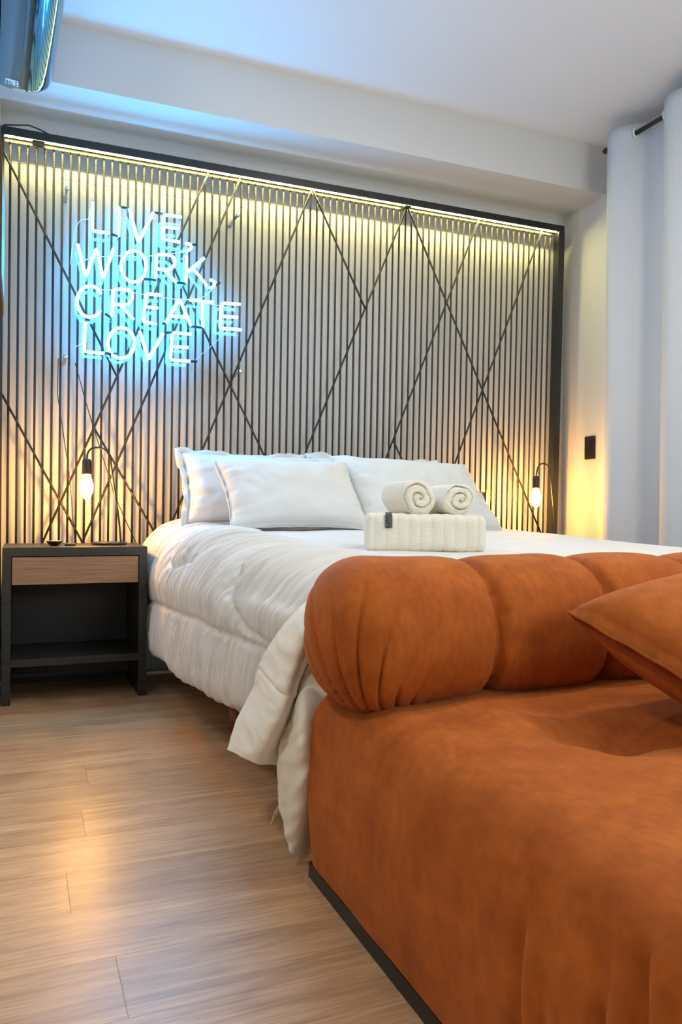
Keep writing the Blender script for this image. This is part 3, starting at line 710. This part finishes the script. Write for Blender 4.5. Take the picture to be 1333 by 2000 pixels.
# brand tag: dark woven loop at the front top edge
tv = []
for (yy, zz) in ((-.100, .062), (-.1125, .054), (-.1185, .037), (-.1185, .022), (-.118, .016)):
    tv += [(-.120, yy-.001, zz), (-.100, yy-.001, zz)]
tg = mk('care_tag', [T(p) for p in tv], [(2*i, 2*i+1, 2*i+3, 2*i+2) for i in range(4)], M_tag, tw, True); solid(tg, .0012); tg['label'] = 'dark grey tag with small pale lettering'
def towel_roll(c, r, ln, label, seed, rot):
    t = thing('rolled_towel', label, 'towel', (c[0], c[1], c[2]-r), 'rolled towels on the folded towel')
    n = 64; V = []; rad = 26
    def spiral(rr, a, turns=2.1):
        # 0 at the groove, 1 between grooves
        ph = (rr*turns+.16*nz(rr*3, math.cos(a), math.sin(a)+seed)-(a+rot)/(2*PI)) % 1.0
        return min(ph, 1-ph)*2
    rings = []
    for k in range(rad):                        # front face from the centre outwards
        rr = (k+.02)/(rad-1)
        ring = []
        for j in range(n):
            a = 2*PI*j/n
            g = spiral(rr, a)
            d = -.024*math.exp(-(g/.13)**2)*(1 if rr < .93 else 0)
            bulge = .012*(1-rr**6)
            sq = 1+.07*math.cos(2*a+seed)+.09*nz(math.cos(a)*1.5+seed, math.sin(a)*1.5)
            ring.append((r*rr*sq*math.cos(a), -ln/2-bulge-d+.003*nz(rr*9, a*2, seed), r*rr*sq*.95*math.sin(a)))
        rings.append(ring)
    for k in range(1, 16):
        yy = -ln/2+ln*k/15
        ring = []
        for j in range(n):
            a = 2*PI*j/n
            sq = 1+.07*math.cos(2*a+seed)+.09*nz(math.cos(a)*1.5+seed, math.sin(a)*1.5)+.04*nz(math.cos(a)*2, math.sin(a)*2+yy*9, seed)*.6
            lip = 1+.05*math.exp(-((a-2.2)/.12)**2)
            ring.append((r*sq*lip*math.cos(a), yy, r*sq*lip*.95*math.sin(a)))
        rings.append(ring)
    V = [p for q in rings for p in q]; F = gridfaces(len(rings), n, True); F.append(tuple(range((len(rings)-1)*n, len(rings)*n)))
    F = [tuple(reversed(f)) for f in F]
    mk('roll', [(c[0]+p[0], c[1]+p[1], c[2]+p[2]) for p in V], F, M_towel, t, True)
    return t
towel_roll((1.110, 2.165, .791), .056, .14, 'tightly rolled cream towel, the left one on the folded towel', 2, 2.0)
towel_roll((1.243, 2.15, .787), .053, .14, 'tightly rolled cream towel, the right one on the folded towel', 5, 3.6)

# ------------------------------------------------------------------ sofa
SX0, SX1, SYB, SYF = .548, 2.02, 1.525, .40
sofa = thing('sofa', 'rust orange velvet sofa with thick seat and rolled back at the foot of the bed', 'sofa', (1.28, .95, 0))
MB().box(SX0+.004, SX1-.02, SYF+.02, SYB-.02, .0, .03).build('plinth', M_blackmatte, sofa)
# seat: rounded block, top dimpled by tufts, gathered folds low on the side
TUFTS = [(.875, .985), (1.45, .985)]
def seat_top(x, y):
    z = .412
    # puff between edges and tufts
    for (tx, ty) in TUFTS:
        d = math.hypot((x-tx)*1.0, (y-ty)*1.1); an = math.atan2(y-ty, x-tx)
        z -= .040*math.exp(-(d/.085)**2)+.012*math.exp(-(d/.2)**2)
        z += .0035*math.cos(an*5+1)*math.exp(-((d-.12)/.08)**2)
    z += .004*nz(x*4, y*4, 1)
    return z
R_ = .085
def seat_loop(kx):
    pass
N1, N2 = 220, 46
loopp = []
# walk around the plan outline, side wall goes up then curls into the top
def outline(s):
    # rounded rectangle plan, returns point and outward normal ; s in 0..1
    w_, d_ = SX1-SX0, SYB-SYF; r = .07
    L1 = [(SX0+r, SYB), (SX0, SYB-r), (SX0, SYF+r), (SX0+r, SYF), (SX1-r, SYF), (SX1, SYF+r), (SX1, SYB-r), (SX1-r, SYB)]
    seglen = [PI/2*r, d_-2*r, PI/2*r, w_-2*r, PI/2*r, d_-2*r, PI/2*r, w_-2*r]
    tot = sum(seglen); q = s*tot; i = 0
    while i < 7 and q > seglen[i]: q -= seglen[i]; i += 1
    t = q/seglen[i]
    cs = [((SX0+r, SYB-r), PI/2, PI), None, ((SX0+r, SYF+r), PI, 1.5*PI), None, ((SX1-r, SYF+r), 1.5*PI, 2*PI), None, ((SX1-r, SYB-r), 0, PI/2), None]
    if cs[i]:
        (cx, cy_), a0, a1 = cs[i]; a = lerp(a0, a1, t); return cx+r*math.cos(a), cy_+r*math.sin(a), math.cos(a), math.sin(a)
    A, B = L1[i], L1[(i+1) % 8]; x, y = lerp(A[0], B[0], t), lerp(A[1], B[1], t)
    nn = {1: (-1, 0), 3: (0, -1), 5: (1, 0), 7: (0, 1)}[i]
    return x, y, nn[0], nn[1]
FOLDS = [(.757, .275, .016, .0), (.712, .225, .009, .0), (.622, .285, .020, .010), (.572, .33, .024, .03), (.50, .30, .016, .0)]
NS = 520; NP = 60; V = []
ztop = .398
for i in range(NS):
    x, y, nx_, ny_ = outline(i/NS)
    for j in range(NP):
        v = j/(NP-1)
        if v < .55:
            z = lerp(.022, ztop-R_, v/.55); inn = .0
            bul = .012*math.sin(PI*min(1, v/.55)*.9)
            inn = -bul
            if v < .03: inn += .012*(1-v/.03)
        else:
            a = (v-.55)/.45*PI/2; z = ztop-R_+R_*math.sin(a); inn = R_*(1-math.cos(a))-.012*math.sin(PI*.9)*(1-(v-.55)/.45)
        d = 0
        for (fy, fz, am, sl) in FOLDS:
            if nx_ < -.5 and z < fz+.04:
                yy = y+sl*(fz-z)*3
                k_ = min(1, max(0, (fz+.03-z)/.08)); wdt = .007+.03*max(0, fz-z)
                d -= am*k_*math.exp(-((yy-fy)/wdt)**2)-am*.45*k_*math.exp(-((yy-fy+.02)/.016)**2)
        d += .0025*nz(x*6, y*6, z*6)
        X, Y = x-nx_*inn+nx_*d, y-ny_*inn+ny_*d
        V.append((X, Y, z))
F = gridfaces(NS, NP, False)
F += [((NS-1)*NP+j, (NS-1)*NP+j+1, j+1, j) for j in range(NP-1)]
F = [tuple(reversed(f)) for f in F]
# top: concentric shrink of the upper ring to the middle, heights blended to the tufted surface
ring = [(NS_i)*NP+NP-1 for NS_i in range(NS)]
base = len(V); KR = 60
cx, cy_ = (SX0+SX1)/2, (SYF+SYB)/2
prev = ring
for k in range(1, KR+1):
    s = 1-k/KR; cur_ = []
    for i in range(NS):
        x, y, _ = V[ring[i]]
        # shrink x and y towards the centre line so the grid stays even
        X, Y = cx+(x-cx)*s, cy_+(y-cy_)*s
        dd_ = min(X-SX0, SX1-X, Y-SYF, SYB-Y)-R_
        e = min(1, max(0, dd_)/.16); e = e*e*(3-2*e)
        Z = lerp(ztop, seat_top(X, Y), e)
        V.append((X, Y, Z)); cur_.append(len(V)-1)
    for i in range(NS):
        a, b = prev[i], prev[(i+1) % NS]; c_, d_ = cur_[(i+1) % NS], cur_[i]
        F.append((a, b, c_, d_))
    prev = cur_
mk('seat', V, F, M_sofa, sofa, True)
# rolled back: channelled bolster lying along the rear of the seat
BC = (1.352, .520); RY, RZ_ = .156, .142
BX0, BX1 = .503, 2.02
SEAMS = [.815, 1.075, 1.335, 1.60, 1.86]
V = []; NB = 700; NA = 96
for i in range(NB):
    u = i/(NB-1); u = u if u > .2 else .2*(u/.2)**2; u = u if u < .9 else 1-.1*((1-u)/.1)**1.5; x = lerp(BX0, BX1, u)
    e = min(x-BX0, BX1-x); rc = .115
    k_ = 1.0
    if e < rc: k_ = (1-((rc-e)/rc)**2.4)**(1/2.4) if e > 0 else 0
    ds = min(abs(x-s) for s in SEAMS)
    pin = -.020*math.exp(-(ds/.012)**2)-.010*math.exp(-(ds/.045)**2)
    for j in range(NA):
        a = 2*PI*j/NA
        cy2, sy2 = math.cos(a), math.sin(a)
        ry = math.copysign(abs(cy2)**.86, cy2); rz = math.copysign(abs(sy2)**.86, sy2)
        # seams bow with the fabric
        rr = 1+(pin+.004*nz(x*7, cy2*1.5, sy2*1.5))/RY
        # small gathers on each seam at mid height
        rr += .018*math.exp(-(ds/.02)**2)*nz(a*14, x*30, 2)*2
        yk = max(.02, k_)
        V.append((x, BC[0]+RY*ry*rr*(yk if k_ < 1 else 1), BC[1]+RZ_*rz*rr*(yk if k_ < 1 else 1)))
def pleat(p, s):
    # folds fan out of a knot at the lower front corner of the end and run up over it
    L = (p.x-.545)-(p.y-1.235)*.9; H = p.z-.355
    ph = L/(H+.045)
    w_ = (1-abs(math.sin(ph*9.5+.5*nz(p.z*7, L*5, 2))))**4
    fade = max(0, min(1, (.16-L)/.12))*max(0, min(1, (.30-H)/.10))*min(1, .35+(1-min(1, H/.3)))
    return -.0125*w_*fade+.003*fade
W = [Vector(v) for v in V]; s_acc = [0.0]*NA
for i in range(1, NB-1):
    if W[i*NA].x > .78: break
    for j in range(NA):
        p0 = W[i*NA+j]; s_acc[j] += (p0-W[(i-1)*NA+j]).length
        du = W[(i+1)*NA+j]-W[(i-1)*NA+j]; dv = W[i*NA+(j+1) % NA]-W[i*NA+(j-1) % NA]
        n_v = dv.cross(du)
        if n_v.length > 1e-12:
            n_v.normalize()
            if n_v.dot(p0-Vector((.65, BC[0], BC[1]))) < 0: n_v = -n_v
            V[i*NA+j] = tuple(p0+n_v*pleat(p0, s_acc[j]))
F = gridfaces(NB, NA, True); F.append(tuple(range(NA-1, -1, -1))); F.append(tuple(range((NB-1)*NA, NB*NA)))
bo = mk('rolled_back', V, F, M_sofa, sofa, True)
bo['label'] = 'thick rolled back with stitched channels'
# throw cushion
A = Vector((.883, 1.10, .575)); d = Vector((.1, -1, -.35)).normalized(); e1 = Vector((.97, .10, .14)).normalized()
e1 = (e1-d*e1.dot(d)).normalized(); S_ = .47
cc = A+d*S_/2*.985+e1*S_/2*.985
pillow('rust orange throw cushion lying on the sofa seat against its back', tuple(cc), tuple(e1), tuple(-d), S_, S_, .17, 41, 0, M_sofa, None, 'throw_cushion', 'cushion', .35)
